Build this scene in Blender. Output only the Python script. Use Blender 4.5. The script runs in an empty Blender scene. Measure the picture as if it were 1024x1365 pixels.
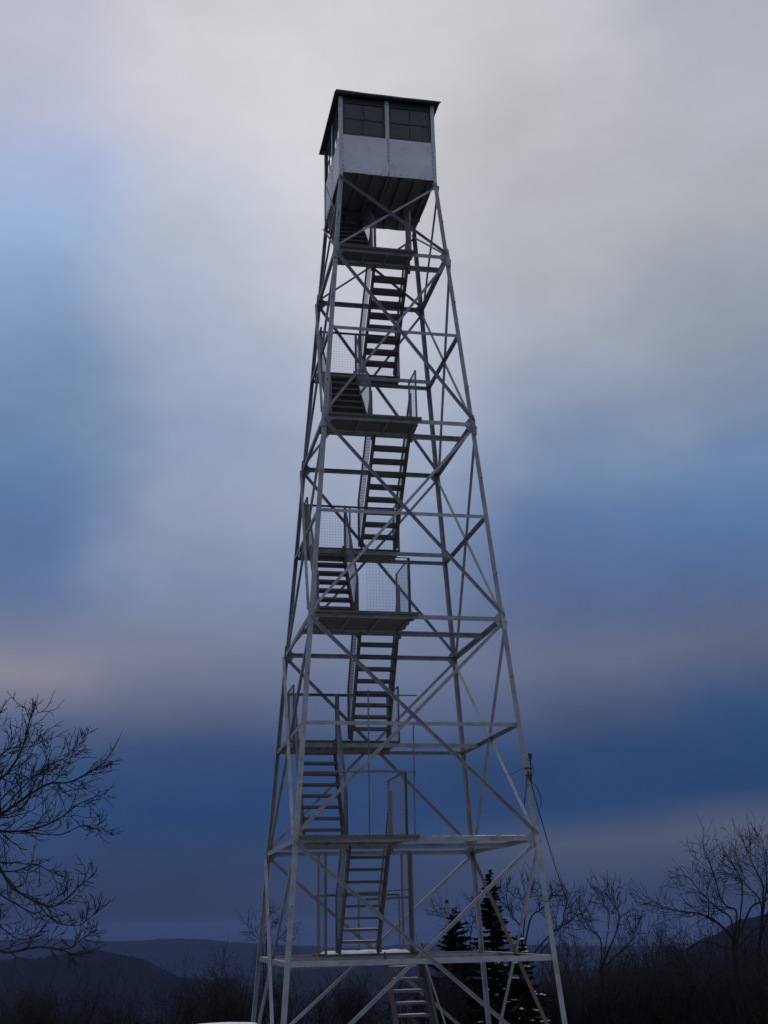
import bpy, math, random
from mathutils import Vector, Matrix, noise as mnoise
S = bpy.context.scene
COL = S.collection
R = math.radians

# ------------------------------------------------------------------ helpers
class MB:
    def __init__(s): s.v = []; s.f = []
    def add(s, vs, fs):
        o = len(s.v); s.v += [tuple(v) for v in vs]; s.f += [tuple(i + o for i in f) for f in fs]
    def box(s, lo, hi):
        x0, y0, z0 = lo; x1, y1, z1 = hi
        s.add([(x0,y0,z0),(x1,y0,z0),(x1,y1,z0),(x0,y1,z0),(x0,y0,z1),(x1,y0,z1),(x1,y1,z1),(x0,y1,z1)],
              [(3,2,1,0),(4,5,6,7),(0,1,5,4),(1,2,6,5),(2,3,7,6),(3,0,4,7)])
    def prism(s, prof, p0, p1, u, v):
        n = len(prof); vs = []
        for p in (p0, p1):
            for a, b in prof: vs.append(p + u*a + v*b)
        s.add(vs, [(i, (i+1) % n, n+(i+1) % n, n+i) for i in range(n)] + [tuple(range(n-1,-1,-1)), tuple(range(n, 2*n))])
    def bar(s, p0, p1, w, h, up=Vector((0,0,1))):
        p0 = Vector(p0); p1 = Vector(p1); d = (p1-p0).normalized()
        u = d.cross(up)
        if u.length < 1e-4: u = d.cross(Vector((0,1,0)))
        u.normalize(); v = u.cross(d)
        s.prism([(-w/2,-h/2),(w/2,-h/2),(w/2,h/2),(-w/2,h/2)], p0, p1, u, v)
    def angle(s, p0, p1, w, t, a, b):
        """L section: flange w along a and along b, corner on the line p0-p1"""
        p0 = Vector(p0); p1 = Vector(p1); d = (p1-p0).normalized()
        a = (a - d*a.dot(d)).normalized(); b = (b - d*b.dot(d) - a*b.dot(a)).normalized()
        s.prism([(0,0),(w,0),(w,t),(t,t),(t,w),(0,w)], p0, p1, a, b)
    def tube(s, pts, rad, n=6, cap=True):
        pts = [Vector(p) for p in pts]; m = len(pts)
        if not hasattr(rad, '__len__'): rad = [rad]*m
        o = len(s.v); ref = None
        for i, p in enumerate(pts):
            d = (pts[min(i+1,m-1)] - pts[max(i-1,0)])
            if d.length < 1e-9: d = Vector((0,0,1))
            d.normalize()
            if ref is None: ref = Vector((1,0,0)) if abs(d.x) < .8 else Vector((0,1,0))
            u = ref - d*ref.dot(d)
            if u.length < 1e-4: u = d.orthogonal()
            u.normalize(); v = d.cross(u); ref = u
            for k in range(n):
                a = 2*math.pi*k/n
                q = p + (u*math.cos(a) + v*math.sin(a))*rad[i]
                s.v.append((q.x,q.y,q.z))
        for i in range(m-1):
            for k in range(n):
                a = o+i*n+k; b = o+i*n+(k+1) % n
                s.f.append((a, b, b+n, a+n))
        if cap:
            s.f.append(tuple(o+k for k in range(n-1,-1,-1))); s.f.append(tuple(o+(m-1)*n+k for k in range(n)))
    def build(s, name, mat=None, parent=None, smooth=False):
        me = bpy.data.meshes.new(name); me.from_pydata(s.v, [], s.f); me.update()
        if smooth: me.polygons.foreach_set('use_smooth', [True]*len(me.polygons))
        if mat: me.materials.append(mat)
        o = bpy.data.objects.new(name, me); COL.objects.link(o)
        if parent: o.parent = parent
        return o

def tag(o, label=None, cat=None, group=None, kind=None):
    if label: o['label'] = label
    if cat: o['category'] = cat
    if group: o['group'] = group
    if kind: o['kind'] = kind
    return o
def empty(name, loc, label, cat, group=None):
    o = bpy.data.objects.new(name, None); COL.objects.link(o); o.location = loc
    o.empty_display_size = .3
    return tag(o, label, cat, group)

# ------------------------------------------------------------------ materials
def mat(name, c1, c2=None, scale=4.0, rough=.6, metal=0.0, spots=None, spot_scale=3.0, spot_lo=.6, spot_hi=.7, bump=0.0, detail=6, stretch=(1,1,1), spec=.5, vary=0.0):
    m = bpy.data.materials.new(name); m.use_nodes = True
    nt = m.node_tree; N = nt.nodes; L = nt.links
    bs = N['Principled BSDF']; bs.inputs['Roughness'].default_value = rough; bs.inputs['Metallic'].default_value = metal
    bs.inputs['Specular IOR Level'].default_value = spec
    tc = N.new('ShaderNodeTexCoord'); mp = N.new('ShaderNodeMapping'); mp.inputs['Scale'].default_value = stretch
    L.new(tc.outputs['Object'], mp.inputs['Vector'])
    nz = N.new('ShaderNodeTexNoise'); nz.inputs['Scale'].default_value = scale; nz.inputs['Detail'].default_value = detail; nz.inputs['Roughness'].default_value = .6
    L.new(mp.outputs[0], nz.inputs['Vector'])
    cr = N.new('ShaderNodeValToRGB'); cr.color_ramp.elements[0].position = .3; cr.color_ramp.elements[1].position = .7
    cr.color_ramp.elements[0].color = (*c1,1); cr.color_ramp.elements[1].color = (*(c2 or c1),1)
    L.new(nz.outputs['Fac'], cr.inputs[0]); out = cr.outputs[0]
    if spots:
        n2 = N.new('ShaderNodeTexNoise'); n2.inputs['Scale'].default_value = spot_scale; n2.inputs['Detail'].default_value = 8; n2.inputs['Roughness'].default_value = .65
        L.new(tc.outputs['Object'], n2.inputs['Vector'])
        mr = N.new('ShaderNodeMapRange'); mr.inputs[1].default_value = spot_lo; mr.inputs[2].default_value = spot_hi
        L.new(n2.outputs['Fac'], mr.inputs[0])
        mx = N.new('ShaderNodeMix'); mx.data_type = 'RGBA'
        L.new(mr.outputs[0], mx.inputs[0]); L.new(out, mx.inputs[6]); mx.inputs[7].default_value = (*spots,1)
        out = mx.outputs[2]
    if vary:
        oi = N.new('ShaderNodeObjectInfo'); mv = N.new('ShaderNodeMapRange'); mv.inputs[3].default_value = 1-vary; mv.inputs[4].default_value = 1+vary
        L.new(oi.outputs['Random'], mv.inputs[0]); vs = N.new('ShaderNodeVectorMath'); vs.operation = 'SCALE'
        L.new(out, vs.inputs[0]); L.new(mv.outputs[0], vs.inputs[3]); out = vs.outputs[0]
    L.new(out, bs.inputs['Base Color'])
    if bump:
        bp = N.new('ShaderNodeBump'); bp.inputs['Strength'].default_value = bump; bp.inputs['Distance'].default_value = .02
        L.new(nz.outputs['Fac'], bp.inputs['Height']); L.new(bp.outputs[0], bs.inputs['Normal'])
    return m

M = {}
M['steel'] = mat('galvanised_steel', (.165,.17,.18), (.275,.28,.29), 5, .6, .1, spots=(.13,.105,.095), spot_scale=2.4, spot_lo=.56, spot_hi=.76, bump=.15, vary=.22)
M['steel_dark'] = mat('dull_steel', (.085,.085,.09), (.15,.15,.158), 6, .65, .15, spots=(.12,.075,.05), spot_scale=2.2, spot_lo=.55, spot_hi=.75, vary=.2)
M['rust'] = mat('rusty_steel', (.05,.028,.017), (.09,.05,.03), 9, .8, .0, spots=(.11,.105,.105), spot_scale=1.0, spot_lo=.6, spot_hi=.7, bump=.2)
M['deck'] = mat('weathered_deck_wood', (.06,.052,.05), (.11,.096,.088), 14, .85, stretch=(1,8,1), bump=.3)
M['tread'] = mat('weathered_tread_wood', (.075,.068,.066), (.13,.115,.105), 9, .85, stretch=(1,8,4), bump=.3)
M['stringer'] = mat('stained_stringer_wood', (.05,.039,.033), (.095,.073,.06), 7, .85, stretch=(6,2,1), bump=.3)
M['panel'] = mat('faded_sheet_metal', (.46,.465,.475), (.58,.58,.585), 2.2, .55, .1, spots=(.4,.385,.37), spot_scale=3.5, spot_lo=.56, spot_hi=.72, bump=.1)
M['rivet'] = mat('rusted_rivet', (.06,.045,.04), (.1,.07,.05), 12, .8)
M['cabpost'] = mat('cab_post_paint', (.36,.36,.365), (.48,.475,.475), 6, .6, .1, spots=(.13,.1,.08), spot_scale=6, spot_lo=.6, spot_hi=.72)
M['frame'] = mat('window_frame_paint', (.02,.02,.023), (.04,.04,.042), 12, .7)
M['roof'] = mat('roof_sheet', (.03,.03,.034), (.06,.058,.06), 5, .7, .2)
M['floor'] = mat('floor_boards_underside', (.10,.088,.08), (.17,.155,.14), 9, .9, stretch=(6,1,1))
M['wire'] = mat('guard_wire', (.2,.2,.22), (.28,.28,.3), 8, .6, .2)
M['cable'] = mat('black_cable', (.012,.012,.014), (.02,.02,.022), 8, .6)
M['snow'] = mat('snow', (.68,.7,.74), (.82,.83,.86), 6, .8, bump=.5)
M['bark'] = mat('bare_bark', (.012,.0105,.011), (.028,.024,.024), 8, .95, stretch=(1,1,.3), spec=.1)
M['twig'] = mat('mist_tinted_bark', (.025,.022,.025), (.048,.042,.045), 6, .95, spec=0)  # thicket bark, lightened in colour to stand in for mist
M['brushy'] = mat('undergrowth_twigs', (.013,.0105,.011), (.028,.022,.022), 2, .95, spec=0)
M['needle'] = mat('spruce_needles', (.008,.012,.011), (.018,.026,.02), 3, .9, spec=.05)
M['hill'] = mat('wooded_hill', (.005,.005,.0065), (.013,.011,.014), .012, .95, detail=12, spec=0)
M['stone'] = mat('boulder_stone', (.1,.1,.1), (.2,.19,.18), 4, .9, bump=.6)
M['mast'] = mat('mast_paint', (.2,.2,.22), (.3,.29,.3), 1, .7)

def glass_mat():
    m = bpy.data.materials.new('dirty_window_glass'); m.use_nodes = True
    nt = m.node_tree; N = nt.nodes; L = nt.links; N.clear()
    out = N.new('ShaderNodeOutputMaterial'); tr = N.new('ShaderNodeBsdfTransparent'); tr.inputs[0].default_value = (.78,.8,.84,1)
    gl = N.new('ShaderNodeBsdfGlossy'); gl.inputs['Roughness'].default_value = .12; gl.inputs[0].default_value = (.8,.8,.8,1)
    df = N.new('ShaderNodeBsdfDiffuse'); df.inputs[0].default_value = (.2,.21,.23,1)
    tc = N.new('ShaderNodeTexCoord'); nz = N.new('ShaderNodeTexNoise'); nz.inputs['Scale'].default_value = 3; nz.inputs['Detail'].default_value = 8
    L.new(tc.outputs['Object'], nz.inputs['Vector'])
    mr = N.new('ShaderNodeMapRange'); mr.inputs[3].default_value = .05; mr.inputs[4].default_value = .3
    L.new(nz.outputs['Fac'], mr.inputs[0])
    m1 = N.new('ShaderNodeMixShader'); L.new(mr.outputs[0], m1.inputs[0]); L.new(tr.outputs[0], m1.inputs[1]); L.new(df.outputs[0], m1.inputs[2])
    fr = N.new('ShaderNodeFresnel'); fr.inputs[0].default_value = 1.45
    m2 = N.new('ShaderNodeMixShader'); L.new(fr.outputs[0], m2.inputs[0]); L.new(m1.outputs[0], m2.inputs[1]); L.new(gl.outputs[0], m2.inputs[2])
    L.new(m2.outputs[0], out.inputs['Surface']); return m
M['glass'] = glass_mat()

def ground_mat():
    m = mat('leaf_litter', (.014,.012,.0115), (.03,.025,.023), .8, .95, detail=10, bump=.5, spec=.05)
    nt = m.node_tree; N = nt.nodes; L = nt.links; bs = N['Principled BSDF']
    src = bs.inputs['Base Color'].links[0].from_socket
    tc = N.new('ShaderNodeTexCoord'); nz = N.new('ShaderNodeTexNoise'); nz.inputs['Scale'].default_value = .35; nz.inputs['Detail'].default_value = 9; nz.inputs['Roughness'].default_value = .62
    L.new(tc.outputs['Object'], nz.inputs['Vector'])
    mr = N.new('ShaderNodeMapRange'); mr.inputs[1].default_value = .62; mr.inputs[2].default_value = .66; vd = N.new('ShaderNodeVectorMath'); vd.operation = 'DISTANCE'; vd.inputs[1].default_value = (-2.5,-12,0); L.new(tc.outputs['Object'], vd.inputs[0])
    pl = N.new('ShaderNodeMapRange'); pl.inputs[1].default_value = 17; pl.inputs[2].default_value = 34; pl.inputs[3].default_value = .17; pl.inputs[4].default_value = -.16; L.new(vd.outputs['Value'], pl.inputs[0])  # unseen snow cover added around the tower to bounce light onto its undersides
    ad = N.new('ShaderNodeMath'); ad.operation = 'ADD'; L.new(nz.outputs['Fac'], ad.inputs[0]); L.new(pl.outputs[0], ad.inputs[1])
    L.new(ad.outputs[0], mr.inputs[0])
    mx = N.new('ShaderNodeMix'); mx.data_type = 'RGBA'; mx.inputs[7].default_value = (.7,.72,.75,1)
    L.new(mr.outputs[0], mx.inputs[0]); L.new(src, mx.inputs[6]); L.new(mx.outputs[2], bs.inputs['Base Color'])
    return m
M['ground'] = ground_mat()

# ------------------------------------------------------------------ camera (solved from the tower's joints)
H0 = 18.54
CAM = Vector((-5.055, -24.342, H0-15.861)); YAW, PIT, ROL = R(11.642), R(18.4546), R(-1.2365); FPX = 1646.3
def cam_axes():
    cy, sy, cp, sp = math.cos(YAW), math.sin(YAW), math.cos(PIT), math.sin(PIT)
    f = Vector((sy*cp, cy*cp, sp)); r = Vector((cy, -sy, 0)); u = r.cross(f)
    c, s = math.cos(ROL), math.sin(ROL)
    return r*c + u*s, u*c - r*s, f
CR, CU, CF = cam_axes()
cd = bpy.data.cameras.new('camera'); cam = bpy.data.objects.new('camera', cd); COL.objects.link(cam)
cd.sensor_fit = 'VERTICAL'; cd.sensor_height = 36; cd.lens = 36*FPX/1365; cd.clip_start = .05; cd.clip_end = 60000
cam.matrix_world = Matrix(((CR.x,CU.x,-CF.x,CAM.x),(CR.y,CU.y,-CF.y,CAM.y),(CR.z,CU.z,-CF.z,CAM.z),(0,0,0,1)))
S.camera = cam
def ray(u, v): return (CR*((u-512)/FPX) + CU*((682.5-v)/FPX) + CF)
def at(u, v, dist):                    # the place seen in that direction at a horizontal distance from the viewer
    d = ray(u, v); return CAM + d*(dist/math.hypot(d.x, d.y))
def azel(u, v):
    d = ray(u, v).normalized(); return math.degrees(math.atan2(d.x, d.y)), math.degrees(math.asin(d.z))

# ------------------------------------------------------------------ terrain
def ss(a, b, x):
    t = max(0., min(1., (x-a)/(b-a))); return t*t*(3-2*t)
def ground_z(x, y):
    r = math.hypot(x, y)
    h = 1.08*ss(2, 24, -y)*ss(30, 12, abs(x+3))
    rr = math.hypot(x+2.5, y+12)               # the summit plateau reaches from the viewer to the tower
    e = max(0., rr-20)
    if e < 30: dz = .0065*e*e
    else: dz = 5.85 + .39*(e-30)
    lim = 330.
    if dz > 150: dz = 150 + (lim-150)*(1-math.exp(-(dz-150)/(lim-150)))
    n = mnoise.noise((x*.09, y*.09, 3.1))*.22*min(1, r/8) + (mnoise.noise((x*.015, y*.015, 7.7))*min(3., e*.04))
    return h - dz + n
mb = MB()
rings = [0.0] + [1.2*1.13**i for i in range(80)]
rings = [r for r in rings if r < 19000] + [20000]
NA = 180
gx, gy = -2.5, -12.
for i, r in enumerate(rings):
    for k in range(NA):
        a = 2*math.pi*k/NA; x = gx+r*math.cos(a); y = gy+r*math.sin(a)
        mb.v.append((x, y, ground_z(x, y)))
for i in range(len(rings)-1):
    for k in range(NA):
        k2 = (k+1) % NA; a = i*NA
        if i == 0: mb.f.append((k2*0, NA+k, NA+k2))
        else: mb.f.append((a+k, a+NA+k, a+NA+k2, a+k2))
g = mb.build('ground', M['ground'], smooth=True); tag(g, kind='structure')

def hill(name, prof, dist, depth, base, seed, n, rows, rough, trees):
    """a long wooded hill: crest profile seen in a row of directions at a distance, falling away to both sides"""
    mb = MB(); rnd = random.Random(seed)
    us = [prof[0][0] + (prof[-1][0]-prof[0][0])*i/n for i in range(n+1)]
    for j in range(-rows, rows+1):
        t = j/rows
        for u in us:
            for (a, va), (b, vb) in zip(prof, prof[1:]):
                if a <= u <= b: break
            k = (u-a)/(b-a); k = k*k*(3-2*k); v = va+(vb-va)*k
            p = at(u, v, dist); top = p.z
            d = Vector((p.x-CAM.x, p.y-CAM.y, 0)).normalized()
            q = Vector((p.x, p.y, 0)) + d*(t*depth)
            h = base + (top-base)*(math.cos(math.pi*t)*.5+.5)
            h += mnoise.fractal((q.x/dist*14, q.y/dist*14, seed), 1., 2., 6)*rough*(1-abs(t)*.6)
            h += rnd.uniform(-1,1)*trees*(.6+.8*max(0,mnoise.noise((q.x/dist*60, q.y/dist*60, seed))))
            mb.v.append((q.x, q.y, h))
    w = n+1
    for j in range(2*rows):
        for i in range(n): mb.f.append((j*w+i, j*w+i+1, (j+1)*w+i+1, (j+1)*w+i))
    o = mb.build(name, M['hill']); tag(o, kind='structure'); return o
hill('far_ridge', [(-900,1262),(-300,1250),(0,1254),(250,1253),(480,1262),(700,1258),(900,1264),(1300,1256),(1900,1262)], 9000, 1500, -380, 1.3, 360, 24, 24, 6)
hill('hill', [(-700,1330),(150,1322),(300,1305),(430,1292),(560,1286),(700,1296),(860,1292),(1100,1300),(1700,1330)], 5600, 1100, -385, 6.6, 300, 40, 12, 6)
hill('mountain', [(-420,1318),(-150,1302),(40,1279),(125,1266),(175,1276),(250,1304),(420,1330)], 3600, 700, -380, 4.1, 330, 60, 7, 4.5)
hill('hillside', [(640,1335),(780,1318),(880,1288),(945,1250),(990,1226),(1040,1213),(1120,1205),(1300,1194),(1700,1240)], 3200, 600, -360, 8.2, 420, 60, 9, 4.6)

# ------------------------------------------------------------------ the tower
TOW = empty('fire_tower', (0,0,0), 'tall four legged steel lattice lookout tower with zigzag stairs and a square cab on top', 'fire tower')
ZL = [H0, H0-2.064, H0-4.012, H0-6.120, H0-8.161, H0-10.304, H0-12.359, H0-14.434, H0-16.476, 0.0]
SL = .077395
def hw(z): return 1.067 + SL*(H0-z)
OUT = .05                                       # leg corner outside the joint line
SG = {'FL':(-1,-1),'FR':(1,-1),'BR':(1,1),'BL':(-1,1)}
def corner(k, z, out=OUT): w = hw(z)+out; return Vector((SG[k][0]*w, SG[k][1]*w, z))
for k in SG:
    sx, sy = SG[k]; mb = MB()
    a = Vector((-sx,0,0)); b = Vector((0,-sy,0))
    mb.angle(corner(k,-.35), corner(k,ZL[5]+.12), .09, .010, a, b)
    mb.angle(corner(k,ZL[5]+.12,OUT-.013), corner(k,H0-.08,OUT-.013), .09, .009, a, b)
    leg = mb.build('leg', M['steel'], TOW)
    for zi in (1,3,5,7):                         # splice plates and step bolts
        sb = MB(); z = ZL[zi]
        sb.angle(corner(k,z-.22,OUT+.009), corner(k,z+.22,OUT+.009), .085, .0075, a, b)
        sb.build('splice_plate', M['steel'], leg)
    z = 3.0
    while z < H0-.5:
        sb = MB(); c = corner(k, z); sb.bar(c+Vector((-sx*.05,0,0)), c+Vector((-sx*.05, sy*.11, 0)), .018, .018); z += 2.05
        sb.build('step_bolt', M['steel_dark'], leg)
    fb = MB(); c = corner(k, -.35, 0); zz = ground_z(c.x, c.y)
    fb.box((c.x-.3,c.y-.3,zz-.5),(c.x+.3,c.y+.3,zz+.16)); fb.build('footing', M['stone'], leg)

FACES = [(('FL','FR'), Vector((0,-1,0))), (('FR','BR'), Vector((1,0,0))), (('BR','BL'), Vector((0,1,0))), (('BL','FL'), Vector((-1,0,0)))]
def member(name, ka, za, kb, zb, n, w, inset, inward=True, m='steel', trim=.02, updir=None):
    p = corner(ka, za, OUT) - n*inset; q = corner(kb, zb, OUT) - n*inset
    d = (q-p).normalized(); p = p+d*trim; q = q-d*trim
    u = d.cross(n)
    if u.z > 0: u = -u
    o = (d.cross(n)).normalized()
    side = -n if inward else n
    mb = MB(); mb.angle(p - u*(w*.5), q - u*(w*.5), w, .008, u, side)
    return mb.build(name, M[m], TOW)
for (ka, kb), n in FACES:
    for i, z in enumerate(ZL[:9]):
        if i == 0: continue
        big = .086 if i in (1,3,5,7,8) else .07
        member('horizontal_brace', ka, z, kb, z, n, big, .014 if i % 2 else .026)
    for (za, zb) in ((0,1),(1,3),(3,5),(5,7),(7,9)):
        wd = .046 if za == 0 else (.056 if za < 5 else .063)
        rusty = (n.x > .5 and za == 7)
        o = member('diagonal_brace', ka, ZL[zb]+.05, kb, ZL[za]-(.03 if za else .16), n, wd*(1.2 if rusty else 1), .037, True, 'rust' if rusty else 'steel')
        if rusty: o['label'] = 'rusty brown diagonal brace'
        member('diagonal_brace', ka, ZL[za]-(.03 if za else .16), kb, ZL[zb]+.05, n, wd, .0125, False, 'steel')
    for i in (1,3,5,7):                         # gusset plates on the panel joints, lying inside the leg flange
        for k in (ka, kb):
            c = corner(k, ZL[i]) - n*.0245
            t = Vector((-SG[k][0],0,0)) if abs(n.y) > .5 else Vector((0,-SG[k][1],0))
            mb = MB()
            pr = [(.02,-.17),(.02,.17),(.1,.17),(.2,.05),(.2,-.05),(.1,-.17)]
            mb.prism(pr, c, c - n*.006, t, Vector((0,0,1)))
            mb.build('gusset_plate', M['steel'], TOW)

# landings: index -> (x0, x1, y outer, y inner)
YI = {1:-.68, 2:.97, 3:-.76, 4:1.0, 5:-.5, 6:.73, 7:-.4, 8:1.0, 0:1.0, 9:-.1}
XR = {1:.5, 2:.6, 3:.46, 4:.5, 5:.17, 6:.34, 7:-.0, 8:.6}
LAND = {}
for i in range(1, 9):
    z = ZL[i]; w = hw(z); front = i % 2 == 1
    x0, x1 = -w+.07, XR[i]
    if i == 8: x0 = -1.28
    yo = (-(w+.0) if front else w-.03); yi = YI[i]
    zt = z + .075                               # deck sits on the braces and beams
    mb = MB(); rnd = random.Random(i)
    y0, y1 = min(yo, yi), max(yo, yi)
    if front: y0 -= .12
    n = max(3, round((y1-y0)/.19)); pw = (y1-y0)/n
    for k in range(n):
        a = y0 + k*pw + .005; b = a + pw - .01; dz = rnd.uniform(-.004,.004)
        mb.box((x0+rnd.uniform(-.02,.02), a, zt-.045+dz), (x1+rnd.uniform(-.03,.03), b, zt+dz))
    land = mb.build('landing', M['deck'], TOW)
    bm = MB()
    for yy in ((yi, ) if i != 8 else (yi,)):
        bm.angle((-w-.01, yy, z+.027), (w+.01, yy, z+.027), .09, .009, Vector((0,0,-1)), Vector((0, (-1 if front else 1), 0)))
    bm.build('deck_beam', M['steel'], land)
    jm = MB(); nj = 4
    for k in range(nj):
        xx = x0+.1 + (x1-x0-.2)*k/(nj-1)
        jm.box((xx-.022, y0+.14, z-.005), (xx+.022, y1-.03, zt-.05))
    jm.build('deck_joist', M['floor'], land)
    LAND[i] = (x0, x1, y0, y1, zt)

# ---- wire mesh guards
def wires(mb, p00, p10, p11, p01, pitch=.062, r=.0019):
    p00, p10, p11, p01 = map(Vector, (p00,p10,p11,p01))
    nu = max(2, round((p10-p00).length/pitch)); nv = max(2, round((p01-p00).length/pitch))
    for i in range(nu+1):
        t = i/nu; mb.tube([p00.lerp(p10,t), p01.lerp(p11,t)], r, 3, False)
    for j in range(nv+1):
        t = j/nv; mb.tube([p00.lerp(p01,t), p10.lerp(p11,t)], r, 3, False)
def guard(a, b, h=1.15, posts=2, z0=None, z1=None, mid=False):
    """upright guard along the deck from a to b (x, y)"""
    z0 = z0; p = Vector((a[0],a[1],z0)); q = Vector((b[0],b[1],z0))
    mb = MB(); wires(mb, p+Vector((0,0,.03)), q+Vector((0,0,.03)), q+Vector((0,0,h-.02)), p+Vector((0,0,h-.02)))
    gd = mb.build('mesh_guard', M['wire'], TOW)
    for k in range(posts):
        t = k/(posts-1) if posts > 1 else 1; c = p.lerp(q, t); pb = MB()
        pb.angle(c+Vector((.004,.004,-.12)), c+Vector((.004,.004,h+.02)), .034, .005, Vector((1,0,0)), Vector((0,1,0)))
        pb.build('guard_post', M['steel_dark'], gd)
    rb = MB(); d = (q-p).normalized()
    rb.angle(p-d*.02+Vector((0,0,h+.024)), q+d*.02+Vector((0,0,h+.024)), .036 if posts > 1 else .014, .004, Vector((0,0,-1)), d.cross(Vector((0,0,1))))
    rb.build('guard_rail', M['steel_dark'], gd)
    return gd
GX = {0:(-1.05,-.27), 2:(-1.25,-.46), 4:(-1.5,-.75), 6:(-1.82,-1.02)}
ER = {1:.42, 3:.36, 5:.04, 7:-.2}
for i in (1,3,5,7):
    x0, x1, y0, y1, zt = LAND[i]; w = hw(ZL[i]+.6)
    if i >= 5: guard((GX[i-1][1]-.02, -w+.07), (ER[i], -w+.07), 1.12, 1, zt)
    guard((ER[i]+.02, -w+.07), (ER[i]+.02, y1-.05), 1.12, 2, zt)
for i in (2,4,6):
    x0, x1, y0, y1, zt = LAND[i]; w = hw(ZL[i]+.6)
    guard((-w+.14, w-.09), (x1-.03, w-.09), 1.12, 3, zt)
    guard((x1-.02, y0+.05), (x1-.02, w-.11), 1.12, 2, zt)
    guard((-w+.1, y0+.05), (-w+.1, w-.12), 1.12, 2, zt)
# landing 7: rail runs on to a hanger rod; back rail of landing 6 runs to the leg
z7 = ZL[7]; w7 = hw(z7+1.1)
mb = MB(); mb.tube([(-w7+.05,-w7-.02,z7+1.19),(.02,-w7-.02,z7+1.19)], .017, 6); mb.build('hand_rail', M['steel_dark'], TOW)
mb = MB(); mb.tube([(-.05,-hw(z7)+.0,z7-.05),(.01,-hw(ZL[6])+.0,ZL[6])], .014, 6); mb.build('hanger_rod', M['steel_dark'], TOW)
mb = MB(); mb.tube([(-.56,-.5,z7+.05),(-.54,-.5,ZL[6]+.9)], .013, 6); mb.build('hanger_rod', M['steel_dark'], TOW)
z6 = ZL[6]; w6 = hw(z6+1.1)
mb = MB(); mb.tube([(-w6+.05,w6-.05,z6+1.23),(1.0,w6-.05,z6+1.23)], .015, 6); mb.build('hand_rail', M['steel_dark'], TOW)
# lowest platform: tall end panels up to the landing above, rails behind
x0, x1, y0, y1, z8 = LAND[8]
for xx in (x0+.08, x1-.04):
    top = ZL[7]-.1
    mb = MB(); wires(mb, (xx,y0+.05,z8+.03), (xx,y0+.95,z8+.03), (xx,y0+.95,top), (xx,y0+.05,top))
    gd = mb.build('mesh_guard', M['wire'], TOW)
    for yy in (y0+.03, y0+.97):
        pb = MB(); pb.angle((xx+.004,yy,z8-.1), (xx+.004,yy,top+.05), .045, .006, Vector((1,0,0)), Vector((0,1,0))); pb.build('guard_post', M['steel_dark'], gd)
mb = MB(); mb.bar((x1-.04,y0+.05,z8+.02),(x1+.18,y0-.25,ZL[8]-.02), .05, .05); mb.bar((x1-.06, y0+.03, z8+.02),(x1-.06,y0+.03,ZL[7]-.02), .06,.06)
mb.build('timber_post', M['stringer'], TOW)
guard((x0+.1, y1-.1), (x1-.06, y1-.1), 1.12, 3, z8)
mb = MB(); mb.bar((-.32,y0+.3,z8+1.02),(x1-.04,y0+.3,z8+1.05), .05,.05); mb.bar((x0+.1,y0+.3,z8+1.12),(x1,y0+.3,z8+1.2), .02,.02); mb.build('hand_rail', M['steel_dark'], TOW)

# ---- stairs
FX = {1:(-.29,.49), 3:(-.38,.41), 5:(-.70,.11), 7:(-.94,-.13)}
def flight(xa, xb, ytop, ztop, ybot, zbot, rails=('l','r'), n=9, string_over=.0):
    dy = ybot-ytop; dz = zbot-ztop; L = math.hypot(dy, dz)
    sm = MB()
    d = Vector((0, dy, dz))/L
    for x in (xa+.02, xb-.02):
        a = Vector((x, ytop, ztop)) - d*.02; b = Vector((x, ybot, zbot)) - d*.03
        sm.bar(a, b, .042, .19, Vector((0, -dz*(1 if dy > 0 else -1), abs(dy))))
    fl = sm.build('stair_flight', M['stringer'], TOW)
    for k in range(1, n):
        t = k/n; y = ytop+dy*t; z = ztop+dz*t; tm = MB()
        s = 1 if dy > 0 else -1
        tm.box((xa+.042, y-.13+.02*s, z-.022), (xb-.042, y+.13+.02*s, z+.024)); tm.build('tread', M['tread'], fl)
    for r in rails:
        x = xa-.03 if r == 'l' else xb+.03
        rm = MB()
        a = Vector((x, ytop, ztop+1.0)); b = Vector((x, ybot-d.y*.1, zbot+1.08))
        rm.bar(b, a, .038, .04)
        rm.bar((x, b.y, zbot+.02), (x, b.y, b.z), .045, .045)
        rm.bar((x, ytop, ztop-.12), (x, ytop, a.z), .045, .045)
        rm.build('handrail', M['steel_dark'], fl)
        wm = MB()
        wires(wm, (x, ybot-d.y*.12, zbot+.12), (x, ytop, ztop+.08), (x, ytop, ztop+.98), (x, ybot-d.y*.12, zbot+1.04), .066)
        wm.build('side_mesh', M['wire'], fl)
    return fl
def ztop(i): return LAND[i][4]
for i in (1,3,5,7):
    xa, xb = FX[i]
    flight(xa, xb, YI[i]+.05, ztop(i)-.06, YI[i+1]+.02, ztop(i+1))
for i in (0,2,4,6):
    xa, xb = GX[i]
    zt_ = ztop(i)-.06 if i else H0-.06
    flight(xa, xb, YI[i]-.05, zt_, YI[i+1]-.02, ztop(i+1))
lowest = flight(-.02, .7, 1.1, ztop(8)-.06, -.75, ground_z(.3,-.8), (), 10)
tb = MB(); tb.bar((.73,1.05,ztop(8)+.1),(.73,-.7,.1), .05,.22, Vector((0,.8,1))); tb.build('side_board', M['stringer'], lowest)
tb = MB(); tb.tube([(.62,.95,ztop(8)+.35),(.86,-.75,.55)], .017, 6); tb.build('handrail', M['steel'], lowest)

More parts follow.
